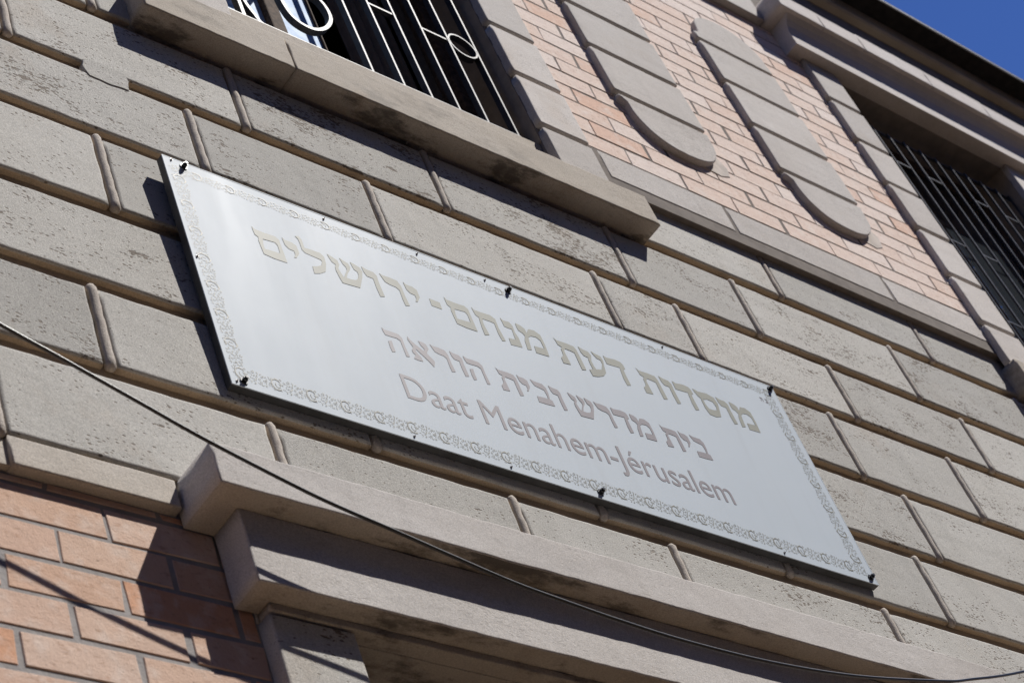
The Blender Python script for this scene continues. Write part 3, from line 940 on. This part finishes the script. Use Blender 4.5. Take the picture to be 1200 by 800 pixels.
def text_mesh(s, x0, x1, base, cap):
    cu = bpy.data.curves.new('t', 'FONT')
    cu.body = s
    cu.size = 1.0
    cu.resolution_u = 6
    o = bpy.data.objects.new('t', cu)
    SC.collection.objects.link(o)
    dg = bpy.context.evaluated_depsgraph_get()
    me = o.evaluated_get(dg).to_mesh()
    V = [q.co.copy() for q in me.vertices]
    F = [list(q.vertices) for q in me.polygons]
    o.evaluated_get(dg).to_mesh_clear()
    bpy.data.objects.remove(o)
    bpy.data.curves.remove(cu)
    return V, F
V, F = text_mesh('Daat Menahem-Jérusalem', 0, 0, 0, 0)
Vd, Fd = text_mesh('D', 0, 0, 0, 0)
cap = max(q.y for q in Vd)
xa, xb = min(q.x for q in V), max(q.x for q in V)
LX0, LX1, LB, LC = 1.1968, 1.6735, 1.4188, 0.0356
m = MB()
m.add([P(LX0 + (q.x - xa) / (xb - xa) * (LX1 - LX0), YL, LB + q.y / cap * LC) for q in V], F)
hang(m).build('lettering', [GREY], sg)

# scrolled border
def arc(c0, c1, rx, rz, a0, a1, k=10):
    return [(c0 + rx * math.cos(math.radians(a0 + (a1 - a0) * i / k)), c1 + rz * math.sin(math.radians(a0 + (a1 - a0) * i / k))) for i in range(k + 1)]
UNIT = [   # one repeat: u 0..1 along, w 0..1 across
    (arc(0.22, 0.52, 0.15, 0.42, 50, 320, 14), 1.25), (arc(0.25, 0.52, 0.07, 0.20, -60, 230, 9), 0.8)]
_r = random.Random(12)
for _i in range(44):
    cu_, cw_ = (_i + 0.5) / 44 + _r.uniform(-0.02, 0.02), (0.5 + (_i % 5) - 2 + _r.uniform(-0.4, 0.4)) / 5.4 + 0.41
    if 0.12 < cu_ < 0.34 and 0.25 < cw_ < 0.8:
        continue
    a0_ = _r.uniform(0, 360)
    UNIT.append((arc(cu_, cw_, _r.uniform(0.022, 0.04), _r.uniform(0.055, 0.10), a0_, a0_ + _r.uniform(150, 320), 6), _r.uniform(0.5, 0.75)))
m = MB()
per, bh = 0.0405, 0.0178
def run(fn, n_):
    for k in range(n_):
        for pl, wt in UNIT:
            m.ribbon([fn((k + u) , ww) for u, ww in pl], 0.00095 * wt, YL)
bx0, bx1, bz0, bz1 = 0.9748, 1.8705, 1.3635, 1.6818
bt, br, bl = 0.0128, 0.0185, 0.0165          # width of the band at the top, right and left
nx_ = round((bx1 - bx0) / per)
px_ = (bx1 - bx0) / nx_
zlen = bz1 - bz0 - bh - bt
nz_ = round(zlen / per)
pz_ = zlen / nz_
run(lambda u, ww: (bx0 + u * px_, bz0 + bh * (1 - ww)), nx_)
run(lambda u, ww: (bx1 - u * px_, bz1 - bt * (1 - ww)), nx_)
run(lambda u, ww: (bx1 - br * (1 - ww), bz0 + bh + u * pz_), nz_)
run(lambda u, ww: (bx0 + bl * (1 - ww), bz1 - bt - u * pz_), nz_)
hang(m).build('border_ornament', [ORN], sg)

# ------------------------------------------------------------------ the cable
CAB = [(0.699, 1.2746), (0.743, 1.2583), (0.7665, 1.2490), (0.8177, 1.2290), (0.8781, 1.2055), (0.9595, 1.1795), (1.0044, 1.1680), (1.0583, 1.1575), (1.1131, 1.1460), (1.1846, 1.1320), (1.2514, 1.1245), (1.3051, 1.1195), (1.3882, 1.1150), (1.5092, 1.1170), (1.6465, 1.1305), (1.8065, 1.1600), (1.8684, 1.1765), (1.9954, 1.2169)]
pts = [(-0.9, 0.012, 2.02), (-0.88, -0.02, 2.0), (-0.8, -0.055, 1.95), (-0.4, -0.0635, 1.72), (0.1, -0.0635, 1.513), (0.5, -0.0635, 1.352)]
pts += [(x, -0.0635, z) for x, z in CAB]
pts += [(2.3, -0.0635, 1.33), (2.8, -0.0635, 1.55), (3.4, -0.058, 1.86), (3.5, -0.03, 1.92), (3.53, 0.012, 1.94)]
def cr(pts, sub=6):
    out = []
    for i in range(len(pts) - 1):
        p0, p1, p2, p3 = (Vector(pts[max(0, min(len(pts) - 1, i + d))]) for d in (-1, 0, 1, 2))
        for j in range(sub):
            t = j / sub
            out.append(0.5 * (2 * p1 + (p2 - p0) * t + (2 * p0 - 5 * p1 + 4 * p2 - p3) * t * t + (3 * p1 - p0 - 3 * p2 + p3) * t ** 3))
    out.append(Vector(pts[-1]))
    return out
m = MB()
m.tube(cr(pts), 0.00175, 10)
c = m.build('overhead_cable', [CABLEM])
c['label'] = 'thin black cable sagging in front of the door lintel below the sign'
c['category'] = 'cable'
